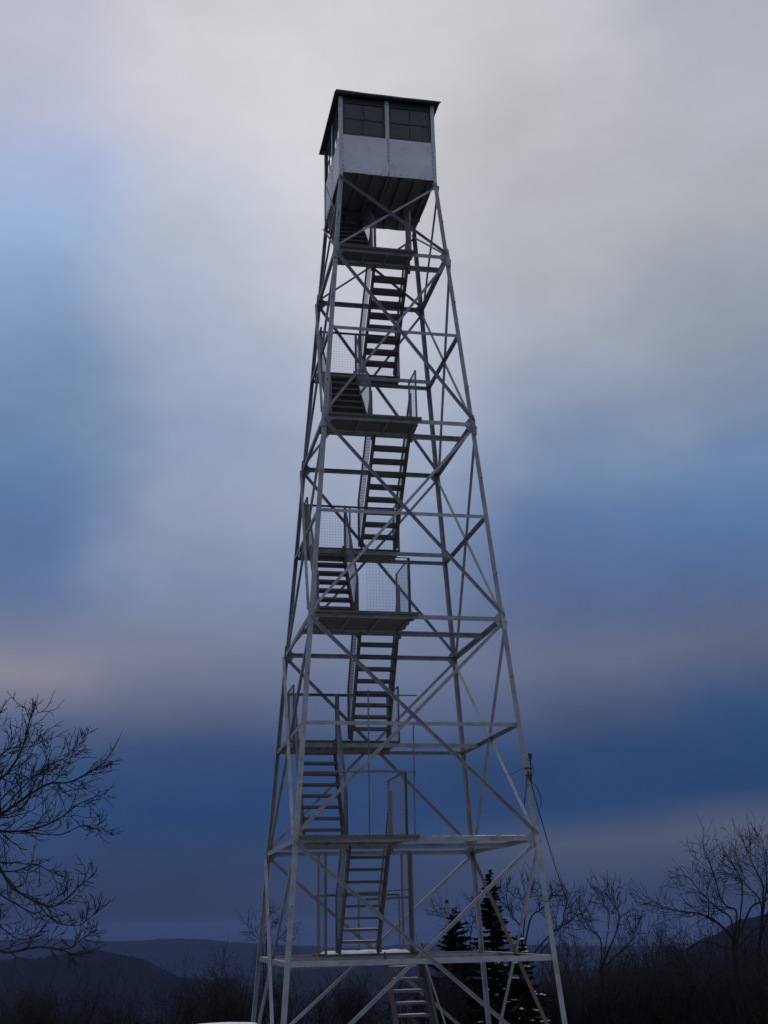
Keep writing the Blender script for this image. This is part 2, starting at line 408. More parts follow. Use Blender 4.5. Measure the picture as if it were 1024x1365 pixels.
# snow lying on the lowest platform and treads and a crust along the beams
def lumpy(mb, x0, x1, y0, y1, z, h, seed, nx=16, ny=8, edge=.16):
    o = len(mb.v)
    for j in range(ny+1):
        for i in range(nx+1):
            u, v = i/nx, j/ny
            e = min(1, min(u,1-u)*(x1-x0)/edge/.35)*min(1, min(v,1-v)*(y1-y0)/edge/.35)
            hh = h*(e**.5)*(.75+.5*mnoise.noise((x0*3+u*(x1-x0)*5, v*(y1-y0)*5, seed)))
            jx = mnoise.noise((u*7, v*7, seed+9))*.02
            mb.v.append((x0+u*(x1-x0)+jx, y0+v*(y1-y0)+jx, z-.004+max(0,hh)))
    for j in range(ny):
        for i in range(nx):
            a = o+j*(nx+1)+i; mb.f.append((a, a+1, a+nx+2, a+nx+1))
sn = MB()
lumpy(sn, x0+.15, x1-.05, y0+.1, y1-.05, z8+.004, .055, 1.5, 24, 14)
for k in range(1, 10):
    t = k/10; y = 1.1-1.85*t; z = ztop(8)-.06+(ground_z(.3,-.8)-ztop(8)+.06)*t
    rr = random.Random(k)
    lumpy(sn, .03+rr.uniform(0,.05), .65-rr.uniform(0,.06), y-.12, y+.09, z+.026, .014, k*2.2, 12, 4, .06)
for i in (6,7):
    xa, xb = FX[7]
    t = (i+1)/9; y = YI[7]+.05+(YI[8]+.02-YI[7]-.05)*t; z = ztop(7)-.06+(ztop(8)-ztop(7)+.06)*t
    lumpy(sn, xa+.06, xb-.06, y-.09, y+.11, z+.026, .02, i*3.3, 12, 4, .06)
w = hw(ZL[7])
for k in range(9):
    rr = random.Random(40+k); xs = .25+k*.2
    lumpy(sn, xs+rr.uniform(-.1,.1), xs+rr.uniform(.12,.3), -w-.025, -w+.015, ZL[7]+.05, rr.uniform(.006,.022), k*1.7, 8, 3, .03)
o = sn.build('snow', M['snow'], smooth=True); tag(o, 'thin patchy snow lying on the lowest platform, treads and beams of the tower', 'snow', kind='stuff')

# ---- the cab
CW = 1.085; zf = H0; zs = H0+.96; ze = H0+1.965
fm = MB(); nb = 11
for k in range(nb):
    a = -CW+.01+(2*CW-.02)*k/nb
    fm.box((a+.004,-CW+.02,zf+.075), (a+(2*CW-.02)/nb-.004,CW-.02,zf+.11))
floor = fm.build('cab_floor', M['floor'], TOW)
jm = MB()
for k in range(7):
    xx = -CW+.12+(2*CW-.24)*k/6; jm.box((xx-.024,-CW+.03,zf-.05),(xx+.024,CW-.03,zf+.073))
jm.build('floor_joist', M['floor'], floor)
jm = MB(); 
for yy in (.45,): jm.bar((-CW+.02,yy,zf-.095),(CW-.02,yy,zf-.095),.07,.08)
jm.build('floor_beam', M['steel_dark'], floor)
for q, (n, t) in enumerate(((Vector((0,-1,0)),Vector((1,0,0))),(Vector((1,0,0)),Vector((0,1,0))),(Vector((0,1,0)),Vector((-1,0,0))),(Vector((-1,0,0)),Vector((0,-1,0))))):
    Z = Vector((0,0,1)); mb = MB()
    def P(a, o, z): return t*a + n*o + Z*z
    # wall panel of two sheets, slightly wavy
    for s in (0,1):
        a0, a1 = ((-CW-.004, -.004), (.004, CW+.004))[s]
        nx, nz = 10, 6; o0 = len(mb.v)
        for off in (0, -.012):
            for j in range(nz+1):
                for i in range(nx+1):
                    a = a0+(a1-a0)*i/nx; z = zf-.02+(zs-zf+.02)*j/nz
                    wob = mnoise.noise((a*1.7+q*5, z*1.7, s*3.))*.012*min(1, min(i, nx-i)*.4)
                    bend = -.012 if (j == 0 and mnoise.noise((a*4,q*3.,2.))>.15) else 0
                    mb.v.append(tuple(P(a, CW+.012+off+wob+bend, z)))
        W = nx+1; K = (nx+1)*(nz+1)
        for j in range(nz):
            for i in range(nx):
                a = o0+j*W+i; mb.f.append((a,a+1,a+W+1,a+W)); b = a+K; mb.f.append((b,b+W,b+W+1,b+1))
        for i in range(nx):
            a = o0+i; mb.f.append((a,a+K,a+K+1,a+1)); a = o0+nz*W+i; mb.f.append((a,a+1,a+K+1,a+K))
    wall = mb.build('cab_wall', M['panel'], TOW)
    rv = MB()
    def rivet(a, z): 
        c = P(a, CW+.028, z); rv.prism([(.008*math.cos(k*1.047),.008*math.sin(k*1.047)) for k in range(6)], c-n*.02, c, t, Z)
    for k in range(9): rivet(.03, zf+.05+k*.11); rivet(-CW+.06, zf+.05+k*.11); rivet(CW-.06, zf+.05+k*.11)
    for k in range(15): rivet(-CW+.1+k*(2*CW-.2)/14, zf+.03)
    rv.build('rivet', M['rivet'], wall)
    sb = MB(); sb.bar(P(.012,CW+.03,zf), P(.012,CW+.03,zs), .012, .004, n); sb.build('seam_strip', M['cabpost'], wall)
    # centre post
    pm = MB(); pm.prism([(-.045,0),(.045,0),(.045,.06),(-.045,.06)], P(0,CW-.045,zs-.0), P(0,CW-.045,ze), t, n); 
    pm.build('mullion', M['cabpost'], TOW)
    hd = MB(); hd.prism([(-CW,0),(CW,0),(CW,.05),(-CW,.05)], P(0,CW-.055,ze-.1), P(0,CW-.055,ze+.0), t, n); hd.build('header_rail', M['frame'], TOW)
    for s in (-1, 1):                            # two sashes, two by two panes each
        a0, a1 = sorted((s*.048, s*(CW-.065))); b0, b1 = zs+.003, ze-.102; fr = MB()
        def rail(aa, ab, ba, bb, dep=.03): fr.prism([(aa,ba),(ab,ba),(ab,bb),(aa,bb)], n*(CW-.03), n*(CW-.03+dep), t, Z)
        rail(a0,a0+.05,b0,b1); rail(a1-.05,a1,b0,b1); rail(a0+.05,a1-.05,b0,b0+.05); rail(a0+.05,a1-.05,b1-.05,b1)
        am, bmid = (a0+a1)/2, (b0+b1)/2
        rail(am-.014,am+.014,b0+.05,b1-.05,.022); rail(a0+.05,am-.014,bmid-.014,bmid+.014,.02); rail(am+.014,a1-.05,bmid-.014,bmid+.014,.02)
        win = fr.build('window', M['frame'], TOW)
        pn = MB(); c0 = n*(CW-.022)
        pn.add([c0+t*(a0+.04)+Z*(b0+.04), c0+t*(a1-.04)+Z*(b0+.04), c0+t*(a1-.04)+Z*(b1-.04), c0+t*(a0+.04)+Z*(b1-.04)], [(0,1,2,3)])
        pn.build('pane', M['glass'], win)
for k in SG:
    sx, sy = SG[k]; mb = MB()
    c = Vector((sx*(CW+.02), sy*(CW+.02), 0))
    mb.angle(c+Vector((0,0,zs-.02)), c+Vector((0,0,ze)), .085, .012, Vector((-sx,0,0)), Vector((0,-sy,0)))
    mb.angle(c+Vector((sx*.004,sy*.004,zf-.08)), c+Vector((sx*.004,sy*.004,zs-.021)), .075, .006, Vector((-sx,0,0)), Vector((0,-sy,0)))
    mb.build('corner_post', M['cabpost'], TOW)
# low hipped roof with a dark soffit
E = 1.215; rb = MB(); ap = H0+2.5
zt = ze+.005
ev = [(-E,-E),(E,-E),(E,E),(-E,E)]
rb.add([(x,y,zt) for x,y in ev]+[(x,y,zt+.035) for x,y in ev]+[(0,0,ap),(0,0,ap-.06)],
       [(0,1,5,4),(1,2,6,5),(2,3,7,6),(3,0,4,7),(4,5,8),(5,6,8),(6,7,8),(7,4,8),(1,0,9),(2,1,9),(3,2,9),(0,3,9)])
roof = rb.build('roof', M['roof'], TOW)
fb = MB()                                         # a lifted strip of flashing along the front eave
nx = 24
for i in range(nx+1):
    u = i/nx; x = -E+.03+(2*E+.0)*u; lift = .03*(1-u)**3 + .003*math.sin(u*17)
    for (yy, zz) in ((-E-.012, zt+.004+lift*.6), (-E-.014, zt+.046+lift), (-E+.2, zt+.12+lift*.4), (-E+.2,zt+.105+lift*.4), (-E-.006, zt+.038+lift), (-E-.006, zt+.004+lift*.6)): fb.v.append((x, yy, zz))
for i in range(nx):
    for k in range(6): a = i*6+k; b = i*6+(k+1) % 6; fb.f.append((a,b,b+6,a+6))
fb.build('eave_flashing', M['roof'], roof)
cb = MB(); cb.box((-CW+.06,-CW+.06,ze-.03),(CW-.06,CW-.06,ze)); cb.build('ceiling', M['floor'], TOW)

# ------------------------------------------------------------------ antenna and cables on the front right leg
zA = ZL[6]-.62
c = corner('FR', zA, OUT)
AN = empty('antenna', c+Vector((.06,0,0)), 'small black sensor head on a short rod clamped to the right front tower leg', 'antenna')
def local(mb, o): mb.v = [tuple(Vector(v)-o.location) for v in mb.v]
b = c+Vector((.07,-.01,0))
mb = MB(); mb.tube([b+Vector((0,0,-.42)), b+Vector((0,0,-.02))], .013, 6); local(mb, AN); mb.build('rod', M['cable'], AN)
mb = MB(); mb.tube([b+Vector((0,0,-.03)),b+Vector((0,0,-.02)),b+Vector((0,0,.05)),b+Vector((0,0,.055)),b+Vector((0,0,.075)),b+Vector((0,0,.08))], [.02,.036,.036,.026,.036,.02], 10); local(mb, AN); mb.build('sensor_head', M['cable'], AN)
mb = MB(); mb.bar(c+Vector((-.06,-.012,-.33)), b+Vector((.02,0,-.33)), .03,.03); mb.bar(c+Vector((-.06,-.012,-.2)), b+Vector((.02,0,-.2)), .03,.03); local(mb, AN); mb.build('clamp', M['cable'], AN)
def curve_pts(ctrl, n=10):
    ctrl = [Vector(p) for p in ctrl]; out = []
    for i in range(len(ctrl)-1):
        p0 = ctrl[max(i-1,0)]; p1 = ctrl[i]; p2 = ctrl[i+1]; p3 = ctrl[min(i+2,len(ctrl)-1)]
        for k in range(n):
            t = k/n; out.append(.5*((2*p1)+(p2-p0)*t+(2*p0-5*p1+4*p2-p3)*t*t+(3*p1-p0-3*p2+p3)*t**3))
    out.append(ctrl[-1]); return out
def px(u, v, y):
    d = ray(u, v); return CAM + d*((y-CAM.y)/d.y)
yF = -hw(zA)-.05
cab = MB()
cab.tube(curve_pts([px(703,1012,yF),px(710,1020,yF-.1),px(711,1030,yF-.1),px(706,1036,yF-.04)]), .008, 5)
cab.tube(curve_pts([px(704,1030,yF-.03),px(710,1043,yF-.1),px(716,1050,yF-.1),px(720,1060,yF-.1),px(722,1070,yF-.1),px(720,1077,yF-.12)]), .009, 5)
cab.tube(curve_pts([px(703,1034,yF-.04),px(701,1055,yF-.05),px(699,1072,yF-.05),px(699,1064,yF-.08)]), .008, 5)
cab.tube(curve_pts([px(676,1031.5,yF+.9),px(684,1031,yF+.5),px(695,1025,yF+.05)]), .007, 5)
for u in (704, ): cab.tube(curve_pts([px(704,1028,yF-.03),px(706,1036,yF-.04),px(707.5,1040,yF-.04)]), .02, 5)
o = cab.build('cable_bundle', M['cable']); tag(o, 'loops of loose black cable hanging from the sensor on the right front tower leg', 'cable')
P0 = px(707,1040,yF-.04); P1 = at(766,1225,40)
wr = MB(); pts = []
for k in range(25):
    t = k/24; q = P0.lerp(P1, t); q.z -= .9*4*t*(1-t)*.25; pts.append(q)
wr.tube(pts, [.011-.002*k/24 for k in range(25)], 5)
o = wr.build('wire', M['cable']); tag(o, 'long thin black wire slanting from the right tower leg to the bare trees', 'wire')

# ------------------------------------------------------------------ bare trees
def grow(mb, rnd, p, d, L, r, depth, spread=.55, up=.12, seg=5, kids=(3,5), wig=.16, sides=5, minr=.004, ratio=.62, tips=False):
    pts = [p.copy()]; rads = [r]; dd = d.normalized(); q = p.copy(); r1 = max(minr, r*.55)
    for i in range(seg):
        dd = (dd + Vector((rnd.gauss(0,wig),rnd.gauss(0,wig),rnd.gauss(0,wig)+up*.35))).normalized()
        q = q + dd*(L/seg); pts.append(q.copy()); rads.append(r+(r1-r)*(i+1)/seg)
    if depth == 0: rads[-1] = minr*.7
    mb.tube(pts, rads, max(3, sides), False)
    if depth == 0: return
    n = rnd.randint(*kids)
    for k in range(n):
        t = .28 + .72*(k+rnd.random()*.8)/n if k < n-1 else 1.0
        t = min(t, 1.); i = min(seg-1, int(t*seg)); f = t*seg-i
        b = pts[i].lerp(pts[i+1], min(1,f)); bd = (pts[i+1]-pts[i]).normalized()
        ax = Vector((rnd.gauss(0,1),rnd.gauss(0,1),rnd.gauss(0,1)))
        ax = (ax-bd*ax.dot(bd))
        if ax.length < .01: continue
        ax.normalize(); s = spread*rnd.uniform(.8,1.6)*(.4 if k == n-1 else 1)
        nd = (bd*math.cos(s)+ax*math.sin(s)+Vector((0,0,up))).normalized()
        rr = max(minr, (rads[i]+(rads[i+1]-rads[i])*f)*rnd.uniform(.5,.72))
        grow(mb, rnd, b, nd, L*ratio*rnd.uniform(.7,1.2), rr, depth-1, spread, up, max(3,seg-1), kids, wig, sides-1, minr, ratio)

def limb(mb, rnd, ctrl, r0, r1, twig_len, nkids, depth=2, up=.1, minr=.0035, bias=None, start=.1):
    pts = curve_pts(ctrl, 6); m = len(pts)
    for i, p in enumerate(pts):
        p += Vector((mnoise.noise(p*2.1), mnoise.noise(p*2.1+Vector((9,3,1))), mnoise.noise(p*2.1+Vector((1,7,4)))))*.04*(twig_len)
    rads = [r0+(r1-r0)*(i/(m-1))**.8 for i in range(m)]
    mb.tube(pts, rads, 6, False)
    for k in range(nkids):
        t = start+(1-start)*((k+rnd.random())/nkids); i = min(m-2, int(t*(m-1)))
        bd = (pts[i+1]-pts[i]).normalized()
        ax = Vector((rnd.gauss(0,1),rnd.gauss(0,.8),rnd.gauss(0,1)+.25)); ax = (ax-bd*ax.dot(bd)).normalized()
        s = rnd.uniform(.45,1.0)
        nd = bd*math.cos(s)+ax*math.sin(s)
        grow(mb, rnd, pts[i], nd, twig_len*rnd.uniform(.5,1.15)*(1.1-.5*t), max(minr,rads[i]*rnd.uniform(.4,.6)), depth, .66, up*.5, 5, (2,3), .13, 5, minr, .66)

# big oak just outside the left edge, its boughs reaching into view
D = 12.5
base = at(-150, 1300, D+.6); gz = ground_z(base.x, base.y)
OAK = empty('bare_tree', (base.x,base.y,gz), 'large bare tree at the left edge whose knobbly boughs reach in above the mountain', 'tree')
mb = MB()
trunk = [Vector((base.x,base.y,gz-.2)), Vector((base.x+.02,base.y,gz+.5)), at(-146,1250,D+.6), at(-150,1150,D+.65), at(-145,1060,D+.7), at(-160,960,D+.7), at(-170,860,D+.75)]
tp = curve_pts(trunk, 5)
mb.tube(tp, [.2-.14*i/(len(tp)-1) for i in range(len(tp))], 9, False)
local(mb, OAK); mb.build('trunk', M['bark'], OAK, True)
rnd = random.Random(12)
mb = MB()
def ap(lst, r0, r1, tw, nk, dz=0, dep=2, seedd=None):
    k = len(lst)
    ctrl = [at(u-(13 if u > -40 else 0), v+(13 if u > -40 else 0), D+.6-(.6-dz)*min(1,i/max(1,k-1)*1.6)) for i, (u, v) in enumerate(lst)]
    limb(mb, rnd, ctrl, r0, r1, tw, nk, dep, .13, .003, start=.3)
ap([(-150,1120),(-60,1066),(0,1033),(21,1019),(42,988),(52,949),(54,938)], 0.0216,.004,0.288,20, -.2)
ap([(-155,1110),(-60,1040),(-10,985),(0,960),(8,945)], 0.0173,.004,0.240,15, -.5)
ap([(-150,1150),(-60,1108),(0,1081),(35,1058),(74,1033),(105,1030),(134,1016),(155,1002)], 0.0245,.0035,0.288,26, 0)
ap([(-150,1130),(-60,1098),(0,1090),(21,1095),(56,1093),(91,1079),(120,1058),(153,1044)], 0.0216,.0035,0.264,25, .3)
ap([(40,1095),(91,1100),(123,1087),(140,1092),(155,1095)], 0.0072,.003,0.176,12, .2)
ap([(-150,1170),(-60,1112),(0,1125),(14,1146),(32,1171),(70,1192),(91,1192),(116,1171),(139,1153)], 0.0230,.0035,0.240,22, -.3)
ap([(-150,1190),(-60,1150),(0,1146),(32,1148),(60,1140),(85,1152)], 0.0158,.003,0.216,16, -.1)
ap([(60,1190),(88,1216),(116,1220),(130,1212),(144,1202)], 0.0072,.003,0.192,13, -.3)
ap([(-150,1270),(-60,1238),(0,1245),(21,1257),(63,1250),(91,1252),(110,1258),(125,1262)], 0.0187,.003,0.208,16, .2)
ap([(91,1252),(108,1250),(123,1237),(142,1227)], 0.0065,.003,0.160,12, .1)
ap([(-150,1240),(-70,1200),(0,1210),(20,1228),(40,1240),(65,1236)], 0.0130,.003,0.200,13, .4)
ap([(-150,1160),(-40,1085),(15,1075),(45,1060),(60,1030),(75,1000),(72,985)], 0.0130,.003,0.224,16, -.6)
ap([(0,1081),(30,1050),(70,1010),(95,1000),(112,985),(128,972)], 0.0086,.003,0.208,15, -.1)
ap([(-150,1100),(-60,1030),(0,1005),(25,985),(50,982),(70,975)], .018,.003,0.291,11, .5)
ap([(-150,1130),(-60,1070),(0,1062),(28,1040),(58,1022),(90,1020)], .016,.003,0.291,11, .7)
ap([(-150,1200),(-60,1175),(0,1172),(30,1190),(60,1205),(85,1190)], .016,.003,0.280,9, .5)
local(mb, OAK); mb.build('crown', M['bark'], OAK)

def tree(name, label, group, u, v, dist, H, r, seed, limbs=None, lean=(0,0,1), depth=4, spread=.5, m='bark', kids=(3,4), fork=.35, cat='tree', minr=.0055):
    p = at(u, v, dist); gz = ground_z(p.x, p.y); rnd = random.Random(seed)
    t = empty(name, (p.x,p.y,gz), label, cat, group)
    mb = MB(); top = H*fork; pts = [Vector((0,0,-.3)), Vector((rnd.gauss(0,.03),0,top*.5)), Vector((lean[0]*top*.3, lean[1]*top*.3, top))]
    pts = curve_pts(pts, 4); n = len(pts)
    mb.tube(pts, [r*(1.15-.35*i/(n-1)) for i in range(n)], 8, False); mb.build('trunk', M[m], t, True)
    cr = MB()
    if limbs:
        for lst, r0, nk in limbs:
            ctrl = [pts[-1]*(rnd.uniform(.86,1.0)) if i == 0 else at(a, b, dist+dd)-t.location for i, (a, b, dd) in enumerate(lst)]; r0 *= .75
            limb(cr, rnd, ctrl, r0, minr, H*.13, int(nk*1.15), 2, .12, minr, start=.3)
    else:
        for k in range(rnd.randint(3,5)):
            a = rnd.uniform(0,6.28); s = rnd.uniform(.15,.6)
            d = Vector((math.cos(a)*math.sin(s), math.sin(a)*math.sin(s), math.cos(s)))
            grow(cr, rnd, pts[-1]-Vector((0,0,rnd.uniform(0,top*.3))), d, (H-top)*.52*rnd.uniform(.8,1.1), r*.6, depth-1, spread, .18, 5, kids, .13, 5, minr, .62)
    cr.build('crown', M[m], t); return t

tree('bare_tree', 'spreading bare tree on the right edge with long limbs rising above the dark hillside', None, 988, 1345, 38, 6.5, .10, 5, [
    ([(0,0,0),(975,1248,-.3),(945,1222,-.8),(910,1215,-1.2),(880,1210,-1.4),(845,1201,-1.5)], .06, 16),
    ([(0,0,0),(975,1225,.2),(958,1213,.3),(935,1190,.2),(918,1170,0),(900,1166,-.1)], .05, 16),
    ([(0,0,0),(982,1215,.4),(966,1205,.4),(952,1170,.6),(944,1145,.6),(936,1125,.5)], .05, 16),
    ([(0,0,0),(990,1190,.4),(985,1172,.6),(965,1160,.8),(958,1150,1)], .04, 12),
    ([(0,0,0),(1000,1212,0),(1020,1200,-.3),(1050,1180,-.6),(1080,1160,-.8)], .05, 12),
    ([(0,0,0),(1012,1235,.5),(1040,1240,.9),(1075,1225,1.3)], .04, 10),
    ([(0,0,0),(940,1255,.6),(910,1268,1),(880,1268,1.3)], .03, 10)])
tree('bare_tree', 'tall bare tree half cut off by the right edge with upswept twigs', None, 1020, 1350, 44, 8.2, .10, 9, [
    ([(0,0,0),(1018,1190,0),(1008,1160,.2),(998,1140,.2),(990,1122,.3)], .055, 16),
    ([(0,0,0),(1015,1205,.2),(995,1180,.5),(978,1155,.5),(975,1140,.5)], .045, 14),
    ([(0,0,0),(1030,1190,.2),(1035,1150,.2),(1042,1120,.2)], .05, 12),
    ([(0,0,0),(1022,1180,0),(1020,1150,-.2),(1019,1128,-.3)], .04, 12)])
tree('bare_tree', 'small forked bare tree standing right behind the right front tower leg', None, 697, 1345, 33, 4.2, .065, 21, [
    ([(0,0,0),(694,1238,0),(682,1222,.1),(676,1200,.1),(672,1182,.2)], .035, 13),
    ([(0,0,0),(706,1228,.1),(722,1212,.2),(733,1200,.2),(737,1190,.2)], .035, 13),
    ([(0,0,0),(700,1215,-.2),(702,1195,-.2),(708,1180,-.2)], .028, 12),
    ([(0,0,0),(725,1255,-.3),(745,1238,-.4),(765,1222,-.5),(782,1212,-.5)], .035, 15),
    ([(0,0,0),(745,1240,-.2),(752,1215,-.2),(760,1190,-.2)], .025, 12)])
tree('bare_tree', 'slender leaning bare tree standing in the gap between the tower and the right thicket', None, 808, 1350, 36, 4.6, .06, 33, [
    ([(0,0,0),(820,1245,0),(826,1222,.1),(820,1205,.1),(817,1185,.1)], .034, 15),
    ([(0,0,0),(800,1252,.1),(786,1238,.1),(778,1222,.2),(770,1208,.2)], .03, 13),
    ([(0,0,0),(835,1262,-.1),(846,1248,-.2),(852,1230,-.2)], .026, 11),
    ([(0,0,0),(812,1225,-.2),(806,1205,-.2),(800,1190,-.3)], .02, 10)], lean=(-.1,0,1))
tree('bare_tree', 'thin bare tree behind the tower between the two dark conifers', None, 628, 1345, 46, 5.4, .07, 41, [
    ([(0,0,0),(628,1245,0),(634,1222,.1),(636,1205,.1)], .03, 14),
    ([(0,0,0),(618,1240,.1),(600,1226,.1),(580,1215,.2)], .026, 14),
    ([(0,0,0),(640,1235,-.2),(648,1215,-.2),(652,1200,-.2)], .024, 12)])
tree('bare_tree', 'faint bare tree standing just left of the left rear tower leg', None, 352, 1345, 50, 5.0, .07, 52, [
    ([(0,0,0),(350,1262,0),(340,1248,.1),(330,1236,.1)], .026, 13),
    ([(0,0,0),(356,1250,.1),(358,1232,.1),(362,1215,.2)], .026, 14),
    ([(0,0,0),(366,1262,-.2),(376,1248,-.2),(388,1232,-.2)], .022, 12)])

# thicket: a few kinds of bare saplings, copied along the slope
protos = []
for k in range(7):
    rnd = random.Random(100+k)
    t = empty('bare_sapling', (0,0,-900), 'bare leafless sapling among the many in the dark thicket on the slope behind the tower', 'tree', 'bare saplings in the thicket on the slope')
    H = 5.0; mb = MB(); nst = rnd.randint(1,3)
    cr = MB()
    for s in range(nst):
        a = rnd.uniform(0,6.28); o = Vector((math.cos(a)*.12*s, math.sin(a)*.12*s, -.3))
        d = Vector((math.cos(a)*.12*(1+s), math.sin(a)*.12*(1+s), 1)).normalized()
        pts = [o+d*(H*.5*i/5)+Vector((rnd.gauss(0,.03),rnd.gauss(0,.03),0)) for i in range(6)]
        mb.tube(pts, [.05-.02*i/5 for i in range(6)], 5, False)
        for q in range(8):
            i = rnd.randint(2,5); aa = rnd.uniform(0,6.28); sp = rnd.uniform(.2,.75)
            dd = Vector((math.cos(aa)*math.sin(sp), math.sin(aa)*math.sin(sp), math.cos(sp)))
            grow(cr, rnd, pts[i], dd, H*.27*rnd.uniform(.6,1.2), .022, 3, .7, .1, 4, (3,4), .2, 3, .006, .64)
    mb.build('trunk', M['twig'], t); cr.build('crown', M['twig'], t); protos.append(t)
rnd = random.Random(77); count = 0
def plant(u, dist, topv):
    global count
    p = at(u, 1300, dist); gz = ground_z(p.x, p.y)
    top = at(u, topv, dist).z; sc = (top-gz)/5.0
    if sc < .35: return
    sc = min(sc, 2.3)
    src = protos[count % len(protos)]
    if count < len(protos): t = src
    else:
        t = src.copy(); COL.objects.link(t)
        for ch in src.children:
            c = ch.copy(); COL.objects.link(c); c.parent = t
    t.location = (p.x,p.y,gz); t.rotation_euler = (rnd.gauss(0,.05),rnd.gauss(0,.05),rnd.uniform(0,6.28)); wdt = min(1.3, max(.6, sc**.6)); t.scale = (wdt,wdt,sc); count += 1
def topline(u):
    pts = [(-120,1300),(0,1306),(60,1298),(130,1280),(200,1296),(260,1290),(310,1270),(370,1262),(430,1278),(520,1288),(580,1272),(640,1280),(720,1268),(760,1264),(820,1255),(870,1240),(940,1228),(1024,1225),(1150,1220)]
    for (a, va), (b, vb) in zip(pts, pts[1:]):
        if a <= u <= b: return va+(vb-va)*(u-a)/(b-a)
    return 1290
for i in range(260):
    dist = 40+75*rnd.random()**1.3; u = rnd.uniform(-60,1090)
    far = ss(40, 90, dist)
    v = topline(u) + rnd.uniform(-6, 60)*(1.1-far*.7)
    plant(u, dist, v)

# taller bare trees standing in the thicket
kinds = []
for k in range(5):
    rnd = random.Random(300+k)
    t = empty('bare_tree', (0,0,-900), 'fine twigged bare tree rising out of the dark thicket on the slope', 'tree', 'bare trees rising out of the thicket')
    H = 6.0; mb = MB(); cr = MB()
    pts = curve_pts([Vector((0,0,-.3)), Vector((rnd.gauss(0,.1),rnd.gauss(0,.1),1.2)), Vector((rnd.gauss(0,.2),rnd.gauss(0,.2),2.4))], 4)
    mb.tube(pts, [.085-.03*i/(len(pts)-1) for i in range(len(pts))], 6, False)
    for q in range(rnd.randint(4,6)):
        i = rnd.randint(4,len(pts)-1) if q else len(pts)-1; aa = rnd.uniform(0,6.28)+q*1.3; sp = rnd.uniform(.25,.8) if q else .1
        dd = Vector((math.cos(aa)*math.sin(sp), math.sin(aa)*math.sin(sp), math.cos(sp)))
        grow(cr, rnd, pts[i], dd, rnd.uniform(1.5,2.1), .04, 4, .62, .1, 5, (3,3), .16, 4, .0055, .62)
    mb.build('trunk', M['twig'], t); cr.build('crown', M['twig'], t); kinds.append(t)
rnd = random.Random(91)
spots = [(u, rnd.uniform(44,80), v) for u, v in ((730,1258),(752,1250),(775,1262),(800,1254),(822,1248),(845,1256),(862,1246),(884,1258),(898,1250),(915,1244),(930,1252),(952,1246),(970,1256),(990,1250),(1012,1242),(780,1240),(830,1240),(910,1232),(655,1215),(742,1232),(768,1248),(790,1225),(835,1228),(852,1242),(868,1215),(888,1232),(903,1240),(922,1205),(944,1228),(962,1212),(984,1226),(1004,1196),(1022,1215),(1040,1200),(712,1240),(880,1250),(940,1245),(1000,1240),(815,1250),
  (300,1276),(326,1262),(282,1288),(255,1292),(340,1280),(150,1296),(110,1302),(70,1300),(20,1305),(200,1304),(400,1292),(470,1296),(545,1280),(575,1252))]
for n_, (u, dist, v) in enumerate(spots):
    p = at(u, 1300, dist); gz = ground_z(p.x, p.y); sc_ = min(2.2, (at(u, v, dist).z-gz)/5.6)
    if sc_ < .3: continue
    src = kinds[n_ % 5]
    if n_ < 5: t = src
    else:
        t = src.copy(); COL.objects.link(t)
        for ch in src.children:
            c = ch.copy(); COL.objects.link(c); c.parent = t
    t.location = (p.x,p.y,gz); t.rotation_euler = (rnd.gauss(0,.06),rnd.gauss(0,.06),rnd.uniform(0,6.28)); t.scale = (max(.7,min(1.15,sc_)),)*2+(sc_,)

# undergrowth: an uncountable tangle of stems on the slope
ub = MB(); rnd = random.Random(5)
for i in range(3600):
    dist = 36+85*rnd.random()**1.2; u = rnd.uniform(-120,1150)
    p = at(u, 1330, dist); gz = ground_z(p.x,p.y)
    h = rnd.uniform(.5,1.7)*(1+.5*(dist > 60)); a = rnd.uniform(0,6.28); ln = rnd.uniform(0,.45)
    b = Vector((p.x,p.y,gz-.1)); d = Vector((math.cos(a)*ln, math.sin(a)*ln, 1)).normalized()
    m1 = b+d*(h*.5); t1 = m1+(d+Vector((rnd.gauss(0,.25),rnd.gauss(0,.25),0)))*(h*.5)
    ub.tube([b,m1,t1], [.016,.011,.004], 3, False)
    for q in range(4):
        s = m1.lerp(t1, rnd.uniform(-.4,.9)); e = s+Vector((rnd.gauss(0,.4),rnd.gauss(0,.4),rnd.uniform(.1,.7)))*(h*.3)
        ub.tube([s,e], [.008,.004], 3, False)
o = ub.build('undergrowth', M['brushy']); tag(o, 'dark tangle of leafless brush covering the slope below the tower', 'brush', kind='stuff')

